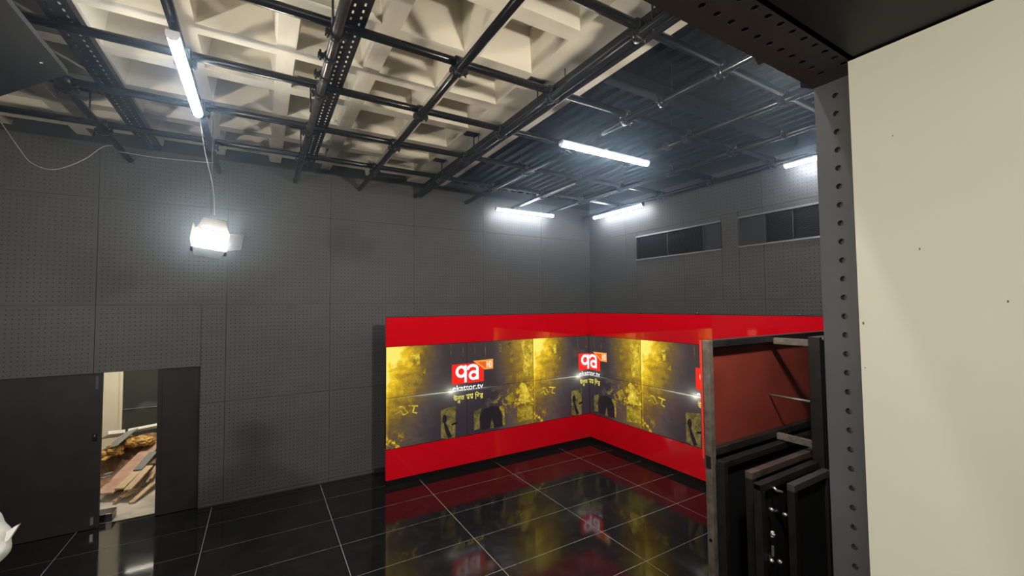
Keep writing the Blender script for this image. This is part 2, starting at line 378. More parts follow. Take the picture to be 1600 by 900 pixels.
tray(2.10, 2.255, 4.206, YD+0.03, 6.1, 'black perforated cable tray under the wide cream ceiling beam')

# dark board lodged above the pipes at the upper left
bb = MB().prism([(-1.17, 4.02, 4.03), (-1.80, 4.78, 4.03), (-2.75, 4.3, 4.03), (-2.4, 2.2, 4.03), (-1.17, 2.7, 4.03)], (0, 0, 0.035))
r = thing('hung_board', (-1.8, 3.6, 4.03), 'dark flat board hung under the ceiling pipes at the upper left', 'board'); bb.build('board', M_back, r)
for p in [(-1.31, 3.2), (-1.31, 3.9)]:
    MB().box((p[0]-0.02, p[1]-0.01, 4.065), (p[0]+0.02, p[1]+0.01, 4.078)).build('bracket', M_coup, r)
    MB().tube((p[0]+0.05, p[1], 4.02), (p[0]+0.05, p[1], 4.031), 0.008, 6).build('bolt', M_chrome, r)

# ------------------------------------------------------------------ batten lights
def batten(p0, p1, label, tubeM=None, wires=None, ztop=None):
    p0, p1 = Vector(p0), Vector(p1); d = (p1-p0); L = d.length; d.normalize(); s = Vector((0, 0, 1)).cross(d)
    c = (p0+p1)/2; r = thing('batten_light', tuple(c), label, 'batten light', 'LED batten lights')
    prof = [(-0.034, 0.03), (-0.034, 0.012), (-0.028, 0.006), (0.028, 0.006), (0.034, 0.012), (0.034, 0.03)]
    P = lambda a, z, q: q + s*a + Vector((0, 0, z))
    MB().prism([P(a, z, p0) for a, z in prof], d*L).build('housing', M_housing, r)
    arc = [(-0.031, 0.010)] + [(-0.031*math.cos(t), 0.004-0.030*math.sin(t)) for t in [math.pi*k/10 for k in range(11)]] + [(0.031, 0.010)]
    MB().prism([P(a, z, p0+d*0.012) for a, z in arc], d*(L-0.024)).build('diffuser', tubeM or M_tube, r)
    for q in (p0, p1-d*0.014):
        MB().prism([P(a*1.08, z, q) for a, z in [(-0.031, 0.03)] + [(-0.031*math.cos(t), 0.004-0.031*math.sin(t)) for t in [math.pi*k/10 for k in range(11)]] + [(0.031, 0.03)]], d*0.014).build('end_cap', M_housing, r)
    for a_, b_ in wires or []: MB().tube(a_, b_, 0.003, 6).build('suspension', M_coup, r)
    if ztop:
        for f in (0.2, 0.8):
            q = p0 + d*L*f; MB().tube(q+Vector((0, 0, 0.03)), (q.x, q.y, ztop), 0.003, 6).build('suspension', M_coup, r)
    return r
batten((3.38, 6.18, 4.03), (4.58, 6.18, 4.03), 'bright batten light running along the back wall above the video wall', ztop=ZX-PR)
batten((2.46, 3.18, 3.95), (3.66, 3.18, 3.95), 'bright batten light hanging in the middle of the black ceiling', wires=[((2.905, 3.18, 3.975), (2.905, 3.18, ZY-PR+0.002)), ((3.5, 3.18, 3.975), (3.775, 3.18, ZY-PR+0.002))])
batten((5.43, 6.03, 4.05), (5.43, 4.83, 4.05), 'bright batten light along the right wall nearest the room corner', ztop=ZY-PR)
batten((5.43, 2.63, 4.05), (5.43, 1.43, 4.05), 'bright batten light on the right wall beside the dark jamb', ztop=ZY-PR)
batten((-0.47, 3.11, 4.02), (-0.47, 4.31, 4.02), 'large bright batten light under the cream coffers at the left', ztop=ZY-PR)
batten((-0.9, 0.85, 4.02), (0.3, 0.85, 4.02), 'batten light across the front of the studio, above the camera', wires=[((-0.47, 0.85, 4.045), (-0.47, 0.85, ZY-PR+0.002)), ((0.2, 0.85, 4.045), (0.38, 0.85, ZY-PR+0.002))])
batten((-0.5, -1.3, 2.94), (-0.5, -0.1, 2.94), 'unseen fill batten light added on the soffit behind the camera', M_fill_tube)  # added fill light for the cream board and back wall

# ------------------------------------------------------------------ video wall
YS, XS, X0W, ZB0 = 5.769, 5.018, 1.458, 0.490
DW, DH = (XS-X0W)/3, 0.6825
TW, TH = 2*DW, 2*DH
def screen_material():
    M = mat('screen_picture', (0.01, 0.01, 0.01), 0.18); t = NT(M); tc = t.n('ShaderNodeTexCoord'); sp = t.n('ShaderNodeSeparateXYZ')
    t.l(tc.outputs['UV'], sp.inputs[0]); U = t.m('FRACT', sp.outputs[0]); V = sp.outputs[1]
    def ss(x, a, b):
        q = t.n('ShaderNodeMapRange', interpolation_type='SMOOTHSTEP'); t.val(q.inputs[0], x); q.inputs[1].default_value = a; q.inputs[2].default_value = b; return q.outputs[0]
    cmb = t.n('ShaderNodeCombineXYZ'); t.l(U, cmb.inputs[0]); t.l(t.m('MULTIPLY', V, 0.57), cmb.inputs[1])
    st = t.n('ShaderNodeMapping'); t.l(cmb.outputs[0], st.inputs[0]); st.inputs['Scale'].default_value = (1.0, 2.6, 1); st.inputs['Rotation'].default_value = (0, 0, 0.3)
    n1 = t.noise(st.outputs[0], 7, 5, 0.6); n2 = t.noise(cmb.outputs[0], 24, 5, 0.65); n3 = t.noise(st.outputs[0], 70, 3, 0.7)
    bl = t.n('ShaderNodeTexVoronoi'); bl.distance = 'CHEBYCHEV'; bl.inputs['Scale'].default_value = 16; t.l(cmb.outputs[0], bl.inputs['Vector']); blk = t.n('ShaderNodeSeparateColor'); t.l(bl.outputs['Color'], blk.inputs[0])
    vfade = t.m('ADD', 0.18, t.m('MULTIPLY', ss(V, 0.05, 0.95), 0.82))
    left = t.m('MULTIPLY', t.m('POWER', t.m('SUBTRACT', 1.0, ss(U, -0.06, 0.40)), 1.3), vfade)
    top = t.m('MULTIPLY', t.m('SUBTRACT', 1.0, ss(U, -0.03, 0.16)), ss(V, 0.70, 1.02))
    right = t.m('MULTIPLY', ss(U, 0.66, 1.02), t.m('ADD', 0.25, t.m('MULTIPLY', ss(V, 0.1, 0.9), 0.32)))
    edge = t.m('MULTIPLY', t.m('SUBTRACT', 1.0, ss(U, 0.0, 0.02)), t.m('ADD', 0.1, t.m('MULTIPLY', V, 0.25)))
    low = t.m('MULTIPLY', t.m('SUBTRACT', 1.0, ss(V, 0.02, 0.20)), t.m('SUBTRACT', 1.0, ss(U, 0.02, 0.14)))
    tex = t.m('ADD', 0.72, t.m('MULTIPLY', ss(n1, 0.2, 0.8), 0.5))
    tex2 = t.m('ADD', 0.80, t.m('MULTIPLY', ss(n2, 0.3, 0.7), 0.38)); grain = t.m('ADD', 0.75, t.m('MULTIPLY', n3, 0.5))
    tex3 = t.m('ADD', 0.85, t.m('MULTIPLY', blk.outputs[0], 0.3))
    g = t.m('ADD', t.m('MULTIPLY', t.m('ADD', left, right), t.m('MULTIPLY', t.m('MULTIPLY', tex, tex2), tex3)), t.m('MULTIPLY', top, 0.65))
    g = t.m('ADD', g, edge); g = t.m('ADD', g, t.m('MULTIPLY', t.m('MULTIPLY', low, ss(n2, 0.47, 0.60)), 0.7))
    crowd = t.m('MULTIPLY', t.m('MULTIPLY', ss(n2, 0.48, 0.66), t.m('MULTIPLY', t.m('SUBTRACT', 1.0, ss(V, 0.28, 0.55)), ss(V, 0.12, 0.3))), t.m('MULTIPLY', ss(U, 0.60, 0.8), 0.6))
    g = t.m('MULTIPLY', t.m('ADD', t.m('ADD', g, crowd), t.m('MULTIPLY', ss(V, 0.3, 1.0), 0.035)), grain)
    col = t.ramp(g, [(0.0, (0.026, 0.018, 0.026)), (0.07, (0.065, 0.048, 0.048)), (0.22, (0.16, 0.098, 0.020)), (0.48, (0.48, 0.295, 0.014)), (0.78, (0.95, 0.62, 0.02)), (1.0, (1.0, 0.88, 0.16))])
    # white starburst in the picture
    dx = t.m('SUBTRACT', U, 0.395); dy = t.m('SUBTRACT', V, 0.490)
    core = t.m('DIVIDE', 0.00035, t.m('ADD', t.m('ADD', t.m('MULTIPLY', dx, dx), t.m('MULTIPLY', t.m('MULTIPLY', dy, dy), 0.6)), 0.0003))
    line = t.m('MULTIPLY', t.m('DIVIDE', 0.000012, t.m('ADD', t.m('MULTIPLY', dy, dy), 0.00002)), t.m('SUBTRACT', 1.0, ss(t.m('ABSOLUTE', dx), 0.02, 0.36)))
    fl_ = t.m('ADD', core, line)
    xx = t.n('ShaderNodeMix', data_type='RGBA', blend_type='ADD'); xx.inputs[0].default_value = 1.0; t.l(col, xx.inputs[6])
    vv = t.n('ShaderNodeCombineXYZ')
    for k, s_ in enumerate((1.0, 1.0, 0.8)): t.l(t.m('MULTIPLY', fl_, s_), vv.inputs[k])
    t.l(vv.outputs[0], xx.inputs[7])
    t.l(xx.outputs[2], t.b.inputs['Emission Color']); t.b.inputs['Emission Strength'].default_value = SCREEN_E
    return M
M_pic = screen_material()
def em(name, c, s=1.0, tex=False):
    M = mat(name, (0.01, 0.01, 0.01), 0.2, emit=c, estr=s*SCREEN_E)
    if tex:
        t = NT(M); g = t.n('ShaderNodeNewGeometry'); a = t.noise(g.outputs['Position'], 11.0, 6, 0.7)
        t.l(t.ramp(a, [(0.33, tuple(x*0.12 for x in c)), (0.5, tuple(x*0.55 for x in c)), (0.66, c)]), t.b.inputs['Emission Color'])
    return M
GM = [em('picture_red', (0.95, 0.022, 0.012)), em('picture_white', (1, 1, 1), 1.15), em('picture_orange', (1.0, 0.36, 0.05)), em('picture_yellow', (0.95, 0.86, 0.16)),
      em('picture_gold', (0.50, 0.36, 0.03), tex=True), em('picture_dark', (0.012, 0.010, 0.014)), em('picture_khaki', (0.22, 0.175, 0.05), tex=True), em('picture_bright_gold', (1.0, 0.74, 0.06), tex=True), em('picture_brown', (0.14, 0.10, 0.05), tex=True), em('picture_deep_orange', (0.85, 0.12, 0.02))]
G2 = []     # (poly faces in tile metres, material, layer)
def gpoly(pts, mi, layer=1, metres=False):
    P = [(x, y) if metres else (x*TW, y*TH) for x, y in pts]; G2.append((P, [tuple(range(len(P)))], mi, layer))
def gstroke(pts, wd, mi, layer, closed=False):
    P = [Vector((x, y)) for x, y in pts]; n = len(P); L = []; R = []
    for i in range(n):
        a = P[i-1] if (i > 0 or closed) else P[i]; b = P[(i+1) % n] if (i < n-1 or closed) else P[i]
        d = (b-a).normalized(); nn = Vector((-d.y, d.x))*wd/2; L.append(P[i]+nn); R.append(P[i]-nn)
    V = [tuple(p) for p in L+R]; F = [(i, (i+1) % n, n+(i+1) % n, n+i) for i in range(n if closed else n-1)]
    G2.append((V, F, mi, layer))
def gtext(body, x0, x1, y0, y1, mi, layer, bold=0.0, keep=False):
    cu = bpy.data.curves.new('lettering', 'FONT'); cu.body = body; cu.resolution_u = 3; cu.offset = bold
    ob = bpy.data.objects.new('lettering', cu); C.objects.link(ob); bpy.context.view_layer.update()
    me = bpy.data.meshes.new_from_object(ob.evaluated_get(bpy.context.evaluated_depsgraph_get()))
    xs = [v.co.x for v in me.vertices]; ys = [v.co.y for v in me.vertices]
    if xs:
        sx = (x1-x0)/(max(xs)-min(xs)); sy = (y1-y0)/(max(ys)-min(ys))
        V = [(x0+(v.co.x-min(xs))*sx, y0+(v.co.y-min(ys))*sy) for v in me.vertices]
        G2.append((V, [tuple(p.vertices) for p in me.polygons], mi, layer))
    bpy.data.objects.remove(ob, do_unlink=True); bpy.data.curves.remove(cu); bpy.data.meshes.remove(me)
def arc(cx, cy, rx, ry, a0, a1, n=18): return [(cx+rx*math.cos(math.radians(a0+(a1-a0)*i/n)), cy+ry*math.sin(math.radians(a0+(a1-a0)*i/n))) for i in range(n+1)]
# the station logo
gpoly([(0.400, 0.560), (0.619, 0.562), (0.619, 0.772), (0.400, 0.772)], 0, 3)
gpoly([(0.543, 0.795), (0.687, 0.800), (0.687, 0.690), (0.625, 0.690)], 2, 4)
gpoly([(0.575, 0.778), (0.634, 0.778), (0.634, 0.700)], 9, 5)
gtext('HD', 0.642*TW, 0.680*TW, 0.712*TH, 0.778*TH, 1, 6)
cx, cy = 0.462*TW, 0.690*TH
gstroke(arc(cx, cy, 0.068, 0.070, 0, 345, 22), 0.042, 1, 5, closed=False)
gstroke([(0.493*TW, 0.755*TH), (0.493*TW, 0.650*TH), (0.492*TW, 0.572*TH)], 0.042, 1, 5)
gstroke(arc(0.548*TW, 0.640*TH, 0.062, 0.052, 0, 360, 20)[:-1], 0.040, 1, 5, closed=True)
gstroke(arc(0.541*TW, 0.712*TH, 0.078, 0.046, 195, 0, 14) + [(0.574*TW, 0.60*TH), (0.574*TW, 0.59*TH)], 0.042, 1, 5)
gtext('ekattor.tv', 0.404*TW, 0.614*TW, 0.488*TH, 0.548*TH, 1, 4, bold=0.012)
# Bengali motto: the subscript of the conjunct is set by hand
gtext('\u0989\u09a8\u09a4', 0.409*TW, 0.482*TW, 0.388*TH, 0.452*TH, 3, 4, bold=0.012)
gtext('\u09a8', 0.436*TW, 0.455*TW, 0.352*TH, 0.384*TH, 3, 4, bold=0.012)
gtext('\u09ae\u09ae', 0.494*TW, 0.544*TW, 0.388*TH, 0.440*TH, 3, 4, bold=0.012)
gtext('\u09bf\u09b6\u09b0', 0.556*TW, 0.613*TW, 0.376*TH, 0.456*TH, 3, 4, bold=0.012)
# the collage behind: banners, slogans, figures, a monument
for u in (0.395, 0.475, 0.557, 0.632): gpoly([(u-0.004, 0.84), (u+0.004, 0.84), (u+0.003, 0.99), (u-0.003, 0.99)], 8, 1)
for u, a in ((0.742, 0.87), (0.808, 0.88)):
    for k in range(3): gpoly([(u-0.010, a+0.035*k), (u+0.010, a+0.035*k), (u+0.012, a+0.035*k+0.024), (u-0.008, a+0.035*k+0.024)], 6, 1)
gpoly([(0.128, 0.898), (0.196, 0.915), (0.198, 0.806), (0.178, 0.80), (0.172, 0.86), (0.150, 0.875)], 7, 1)
gpoly([(0.205, 0.72), (0.235, 0.765), (0.232, 0.70)], 4, 1)
gstroke([(0.053*TW, 0.335*TH), (0.085*TW, 0.36*TH), (0.10*TW, 0.315*TH), (0.125*TW, 0.33*TH), (0.10*TW, 0.395*TH), (0.075*TW, 0.40*TH)], 0.02, 7, 1)
gstroke([(0.13*TW, 0.40*TH), (0.186*TW, 0.385*TH)], 0.02, 7, 1); gstroke([(0.165*TW, 0.39*TH), (0.155*TW, 0.33*TH), (0.18*TW, 0.315*TH)], 0.02, 7, 1)
gpoly([(0.327, 0.02), (0.365, 0.0), (0.420, 0.0), (0.425, 0.335), (0.327, 0.31)], 6, 1)          # pale sheet with a dark head
gpoly([(x/TW, y/TH) for x, y in arc(0.352*TW, 0.21*TH, 0.034, 0.065, 0, 360, 14)[:-1]], 5, 2)
gpoly([(0.345, 0.18), (0.362, 0.16), (0.398, 0.02), (0.375, 0.0), (0.355, 0.08)], 5, 2)
gpoly([(0.395, 0.15), (0.435, 0.165), (0.435, 0.14), (0.397, 0.13)], 5, 2)
gpoly([(0.548, 0.24), (0.60, 0.27), (0.585, 0.16), (0.588, 0.05), (0.548, 0.04)], 6, 1)
gpoly([(0.735, 0.26), (0.768, 0.24), (0.772, 0.03), (0.755, 0.05), (0.755, 0.16)], 4, 1)
gpoly([(0.598, 0.03), (0.592, 0.17), (0.612, 0.25), (0.668, 0.275), (0.725, 0.255), (0.748, 0.17), (0.752, 0.03)], 5, 2)
gpoly([(0.660, 0.03), (0.676, 0.15), (0.690, 0.03)], 6, 3)
gpoly([(0.905, 0.96), (0.925, 0.985), (0.940, 0.93), (0.955, 0.90), (0.985, 0.97), (0.99, 0.84), (0.972, 0.70), (0.985, 0.58), (0.93, 0.56), (0.915, 0.66), (0.93, 0.78), (0.915, 0.86)], 7, 1)
gpoly([(0.885, 0.46), (0.905, 0.50), (0.935, 0.47), (0.965, 0.36), (0.99, 0.26), (0.90, 0.25), (0.875, 0.30), (0.895, 0.38)], 7, 1)
gpoly([(0.868, 0.22), (0.99, 0.23), (0.99, 0.06), (0.868, 0.04)], 4, 1)
gpoly([(0.79, 0.36), (0.83, 0.40), (0.86, 0.31), (0.80, 0.26)], 4, 1)

def video_display(S0, row, wall, label):
    """one flat display; S0 = distance along the strip, wall 'A' or 'B'"""
    z0 = ZB0 + row*DH
    if wall == 'A': T = lambda s, z, d: (X0W + s, YS + d, z)
    else: T = lambda s, z, d: (XS + d, YS - (s - 3*DW), z)
    base = T(S0+DW/2, z0, 0.05)
    r = thing('video_display', base, label, 'video display', 'displays of the corner video wall')
    def bx(s0, s1, za, zb, d0, d1):
        mb = MB(); V = [T(s, z, d) for d in (d0, d1) for s, z in ((s0, za), (s1, za), (s1, zb), (s0, zb))]
        mb.add(V, [(0,1,2,3),(7,6,5,4),(0,4,5,1),(1,5,6,2),(2,6,7,3),(3,7,4,0)]); return mb
    bx(S0+0.0004, S0+DW-0.0004, z0+0.0004, z0+DH-0.0004, 0.004, 0.09).build('back_case', M_blk, r)
    g = 0.0022; fr = MB()
    for a, b, c, d in ((S0, S0+DW, z0, z0+g), (S0, S0+DW, z0+DH-g, z0+DH), (S0, S0+g, z0+g, z0+DH-g), (S0+DW-g, S0+DW, z0+g, z0+DH-g)):
        q = bx(a+0.0002, b-0.0002, c, d, 0.0, 0.004); fr.add(q.v, q.f)
    fr.build('bezel', M_blk, r)
    # picture surface with tile coordinates as UV
    me = bpy.data.meshes.new('screen'); pts = [(S0+g, z0+g), (S0+DW-g, z0+g), (S0+DW-g, z0+DH-g), (S0+g, z0+DH-g)]
    me.from_pydata([tuple(Vector(T(s, z, 0.003)) - Vector(base)) for s, z in pts], [], [(0,1,2,3)]); me.materials.append(M_pic)
    uvl = me.uv_layers.new(name='UVMap')
    tile0 = math.floor((S0+1e-4)/TW)
    for lp in me.loops:
        s, z = pts[lp.vertex_index]; uvl.data[lp.index].uv = (min(max((s-tile0*TW)/TW, 0.0005), 0.9995), (z-ZB0)/TH)
    me.update(); o = link('screen', me, base, r)
    # printed shapes of the picture that fall on this display, each an own piece
    lo, hi = S0-tile0*TW+g, S0-tile0*TW+DW-g
    for P, F, mi, layer in G2:
        if max(p[0] for p in P) <= lo or min(p[0] for p in P) >= hi or max(p[1] for p in P) <= row*DH+g or min(p[1] for p in P) >= row*DH+DH-g: continue
        bm = bmesh.new(); vsn = [bm.verts.new((x, y, layer*0.00025)) for x, y in P]
        for f in F:
            try: bm.faces.new([vsn[i] for i in f])
            except ValueError: pass
        for co, no in (((lo,0,0),(-1,0,0)), ((hi,0,0),(1,0,0)), ((0,row*DH+g,0),(0,-1,0)), ((0,row*DH+DH-g,0),(0,1,0))):
            bmesh.ops.bisect_plane(bm, geom=bm.verts[:]+bm.edges[:]+bm.faces[:], plane_co=co, plane_no=no, clear_outer=True)
        if bm.faces:
            for v in bm.verts: v.co = Vector(T(v.co.x + tile0*TW, v.co.y + ZB0, 0.0028 - v.co.z)) - Vector(base)
            nm = {0: 'logo_square', 1: 'logo_lettering', 2: 'logo_tag', 9: 'logo_tag', 3: 'motto_lettering'}.get(mi, 'picture_shape')
            me2 = bpy.data.meshes.new(nm); me2.materials.append(GM[mi]); bm.to_mesh(me2); link(nm, me2, base, o)
        bm.free()
colw = ['left end', 'middle', 'corner end']; colb = ['corner end', 'middle', 'far right end']
for row in (0, 1):
    for c in range(3):
        video_display(c*DW, row, 'A', 'lit video wall display on the back wall, %s row, %s' % (('lower', 'upper')[row], colw[c]))
        video_display((3+c)*DW, row, 'B', 'lit video wall display facing left along the right wall, %s row, %s' % (('lower', 'upper')[row], colb[c]))
# red gloss fascia boards above and below
Z_T0, Z_T1, Z_L0, Z_L1, YE = ZB0+2*DH+0.003, 2.252, 0.082, ZB0-0.004, 2.08
def fascia(a, b, label, clips=None):
    r = thing('red_fascia', ((a[0]+b[0])/2, (a[1]+b[1])/2, a[2]), label, 'fascia panel', 'red fascia panels of the video wall')
    MB().box(a, b).build('sheet', M_red, r)
    zt, zb = b[2], a[2]
    MB().box((a[0], a[1], zt), (b[0], b[1], zt+0.006)).build('edge_strip', M_blk, r); MB().box((a[0], a[1], zb-0.004), (b[0], b[1], zb)).build('edge_strip', M_blk, r)
    for (x, y) in clips or []:
        MB().box((x-0.02, y-0.02, zt+0.006), (x+0.02, y+0.02, zt+0.014)).tube((x+0.012, y, zt+0.012), (x+0.012, y, zt+0.026), 0.008, 6, 1).build('fixing_clip', [M_coup, M_chrome], r)
    return r
fascia((X0W, YS, Z_T0), (XS-0.002, YS+0.04, Z_T1), 'glossy red fascia board above the displays on the back wall', [(1.75, YS+0.02), (2.98, YS+0.02), (4.25, YS+0.02), (4.72, YS+0.02)])
fascia((X0W, YS, Z_L0), (XS-0.002, YS+0.04, Z_L1), 'glossy red fascia board below the displays on the back wall')
fascia((XS, YE, Z_T0), (XS+0.04, YS, Z_T1), 'glossy red fascia board above the displays on the right side', [(XS+0.02, 5.4), (XS+0.02, 4.6), (XS+0.02, 3.6), (XS+0.02, 2.35)])
fascia((XS, YE, Z_L0), (XS+0.04, YS, Z_L1), 'glossy red fascia board below the displays on the right side')
st = thing('video_wall_stand', (4.0, 5.9, 0), 'black floor plinth and posts carrying the corner video wall', 'stand')
MB().box((X0W+0.01, YS+0.012, 0), (XS+0.08, YS+0.10, 0.077)).build('plinth', M_blk, st); MB().box((XS+0.012, YE+0.01, 0), (XS+0.10, YS+0.012, 0.077)).build('plinth', M_blk, st)
for c in range(4):
    x = X0W+0.06+c*DW*0.98; MB().box((x-0.02, YS+0.092, 0.0 if False else 0.078), (x+0.02, YS+0.132, 2.25)).build('post', M_frame, st)
    y = YS-0.15-c*DW*0.98; MB().box((XS+0.092, y-0.02, 0.078), (XS+0.132, y+0.02, 2.25)).build('post', M_frame, st)

# ------------------------------------------------------------------ studio LED panel with barn doors
def studio_light(c, ex, ez, label, rod_to, M_led=None):
    """LED panel lamp: centre, its right and up axes as seen from the front; hangs from rod_to"""
    c = Vector(c); ex = Vector(ex).normalized(); ez = Vector(ez); ez = (ez-ex*ez.dot(ex)).normalized(); n = ex.cross(ez)
    hw, hh = 0.118, 0.084
    r = thing('studio_light', (c.x, c.y, c.z-0.12), label, 'studio light', 'studio panel lamps')
    MB().obox(c-n*0.045, ex*(hw+0.012), ez*(hh+0.012), n*0.042).build('lamp_body', M_lamp, r)
    MB().obox(c, ex*hw, ez*hh, n*0.003).build('led_panel', M_led or M_studio, r)
    def flap(e0, e1, out, l0, l1, name='barn_door'):
        e0, e1 = Vector(e0), Vector(e1); d = (e1-e0).normalized(); cut = (e1-e0).length*l1
        poly = [e0, e1, e1+out-d*cut, e0+out+d*cut]; nn = (e1-e0).cross(out).normalized()
        MB().prism(poly, nn*0.002).build(name, M_flap, r)
    p = lambda a, b: c + ex*a + ez*b + n*0.004
    flap(p(-hw, hh+0.012), p(hw, hh+0.012), ez*0.055+n*0.10, 0, 0.16)
    flap(p(-hw, -hh-0.012), p(hw, -hh-0.012), -ez*0.105+n*0.06, 0, 0.12)
    flap(p(-hw-0.012, -hh), p(-hw-0.012, hh), -ex*0.014+n*0.12, 0, 0.03)
    flap(p(hw+0.012, -hh), p(hw+0.012, hh), ex*0.10+n*0.065, 0, 0.03)
    top = c - n*0.045
    MB().path([top+ex*(hw+0.02), top+ex*(hw+0.02)+Vector((0, 0, 0.09)), top+Vector((0, 0, 0.14)), top-ex*(hw+0.02)+Vector((0, 0, 0.09)), top-ex*(hw+0.02)], 0.006, 8).build('yoke', M_lamp, r)
    MB().tube(top+Vector((0, 0, 0.135)), (top.x, rod_to[1], rod_to[2]), 0.004, 8).build('drop_rod', M_lamp, r)
A, B, Cc, D = [Vector(p) for p in ((-0.475, 4.48, 3.095), (-0.244, 4.50, 3.062), (-0.282, 4.44, 2.899), (-0.511, 4.42, 2.934))]
studio_light((A+B+Cc+D)/4, (B-A)+(Cc-D), (A-D)+(B-Cc), 'lit studio panel lamp with open barn doors hanging near the left wall', (0, 4.50, ZX-PR-0.002))
# unseen lamps: the front left one inferred, the jamb one added as fill
studio_light((-2.9, 1.0, 2.45), (-0.64, 0.77, 0), (-0.32, -0.26, 1), 'studio panel lamp at the front left, out of the picture, aimed at the set', (0, 1.0, ZR), M_studio2)
studio_light((1.9, 0.80, 3.45), (-1, 0.35, 0), (0.1, 0.45, 1), 'unseen studio panel lamp added behind the jamb to brighten the stored frames', (0, 0.80, ZY), M_studio2)  # added lamp, placed to brighten the stored set frames

# ------------------------------------------------------------------ grilles in the right wall
def grille(y0, y1, label, dark, mull):
    z0, z1 = 3.155, 3.575; r = thing('wall_grille', (XB+0.03, (y0+y1)/2, z0), label, 'grille', 'wall grilles')
    f = 0.022
    for a, b in (((y0, z0), (y1, z0+f)), ((y0, z1-f), (y1, z1)), ((y0, z0+f), (y0+f, z1-f)), ((y1-f, z0+f), (y1, z1-f))):
        MB().box((XB-0.016, a[0], a[1]), (XB+0.05, b[0], b[1])).build('frame_bar', M_alu if a[1] == z0 or b[1] == z1 else M_grille, r)
    MB().box((XB+0.085, y0+0.002, z0+0.002), (XB+0.095, y1-0.002, z1-0.002)).build('back_plate', M_back, r)
    MB().box((XB+0.02, dark[0], z0+f), (XB+0.03, dark[1], z1-f)).build('blank_plate', M_grille, r)
    for q in mull: MB().box((XB-0.004, q-0.006, z0+f), (XB+0.05, q+0.006, z1-f)).build('mullion', M_grille, r)
    a, b = (y0+f, y1-f)
    sa, sb = (dark[1], b) if dark[0] <= a+0.01 else (a, dark[0])
    sl = MB().prism([(-0.004, 0, 0.0), (0.018, 0, 0.010), (0.018, 0, 0.012), (-0.004, 0, 0.002)], (0, sb-sa, 0)).mesh('slat', M_grille, (0, 0, 0))
    z = z0+f+0.004
    while z < z1-f-0.012: place('slat', sl, (XB+0.004, sa, z), r); z += 0.0185
grille(3.579, 5.15, 'long dark louvred grille high on the right wall, nearer the corner', (3.60, 3.86), [3.86, 4.5])
grille(1.75, 3.325, 'dark louvred grille high on the right wall beside the jamb', (2.97, 3.303), [2.97, 2.64, 2.2])

# unpainted pale spot of the black ceiling, built as a small box
spot_mb = MB().box((4.19, 6.06, 4.30), (4.33, 6.14, 4.39)); o = spot_mb.build('pale_ceiling_spot', M_housing, bevel=0.004); tag(o, 'unpainted pale spot on the black ceiling above the corner, built as a box', 'box')

# ------------------------------------------------------------------ cream board at the right, in front of the jamb
wbd = thing('cream_board', (1.24, -0.4, 0.0), 'large plain cream board filling the right side of the picture', 'board')
MB().box((1.2, -1.35, 0.0), (1.275, 0.432, 2.975)).build('panel', M_cream, wbd)
for (px, py, rr) in [(1437, 389, 0.0022), (1575, 471, 0.0022), (1349, 505, 0.003), (1352, 575, 0.0015), (1395, 212, 0.0016)]:
    d = FW + RT*((px-800)/658.34) - UP*((py-450)/658.34); t_ = 1.2/d.x; P = Vector((0, 0, 2.4)) + d*t_
    MB().prism([(1.1996, P.y+rr*math.cos(a)*0.6, P.z+rr*math.sin(a)*1.3) for a in [k*math.pi/4 for k in range(8)]], (0.0006, 0, 0)).build('scuff', M_speck, wbd)

# ------------------------------------------------------------------ stored set frames at the right
def bar(name, a, b, M, parent, bevel=0.002): return MB().box(a, b).build(name, M, parent, bevel=bevel)
fr = thing('set_frame', (3.3, 1.68, 0.0), 'tall black steel set frame with dull red sheet in its upper half', 'set frame', 'stored set frames')
xl, xr, y0, y1, zt, zm = 2.42, 4.20, 1.655, 1.70, 2.165, 1.444
MB().box((xl, y0, zm), (xl+0.045, y1, zt)).build('upright', M_rawsteel, fr, bevel=0.002)
bar('upright', (xr-0.045, y0, 0.0), (xr, y1, zt), M_frame, fr)
bar('top_rail', (xl+0.045, y0, zt-0.045), (xr-0.045, y1, zt), M_frame, fr)
bar('middle_rail', (xl+0.045, y0, zm), (xr-0.045, y1, zm+0.045), M_frame, fr)
bar('red_sheet', (xl-0.004, y1+0.001, zm-0.07), (xr, y1+0.009, zt), [M_redback], fr, 0)
bar('red_sheet_edge', (xl-0.010, y1+0.001, zm-0.02), (xl-0.0045, y1+0.012, zt), M_rededge, fr, 0)
MB().box((xl-0.002, y0+0.006, zm-0.075), (xl+0.004, y1-0.006, zm-0.002)).build('joint_plate', M_frame, fr)
bar('lower_upright', (xl, y0, 0.0), (xl+0.045, y1, zm-0.002), M_rawsteel, fr)
MB().tube((xl-0.001, 1.678, 0.93), (xl+0.003, 1.678, 0.93), 0.011, 10).build('bolt_hole', M_blk, fr)
bar('black_sheet', (xl+0.045, y1-0.012, 0.0), (xr-0.045, y1, zm-0.001), M_blk, fr, 0)
# arms coming towards the camera and the near post that carries them
bar('arm', (3.172, 1.432, 2.105), (3.205, y0, 2.150), M_rawsteel, fr); bar('arm', (3.172, 1.432, 1.432), (3.205, y0, 1.475), M_rawsteel, fr)
MB().tube((3.18, 1.432, 1.735), (3.18, y0+0.04, 1.735), 0.008, 8).build('rod', M_rawsteel, fr)
bar('near_post', (3.165, 1.36, 0.0), (3.30, 1.43, 2.17), M_frame, fr, 0.004)
bar('near_top_rail', (3.30, 1.39, 2.125), (4.2, 1.43, 2.17), M_frame, fr)
bar('near_bottom_rail', (3.30, 1.39, 1.40), (4.2, 1.43, 1.445), M_frame, fr)
for (x, y, z) in [(3.21, 1.355, 2.158), (3.40, 1.375, 1.56), (3.38, 1.375, 1.47), (3.42, 1.375, 1.35)]: MB().tube((x, y, z), (x, y+0.03, z), 0.010, 8).build('bolt', M_chrome, fr)
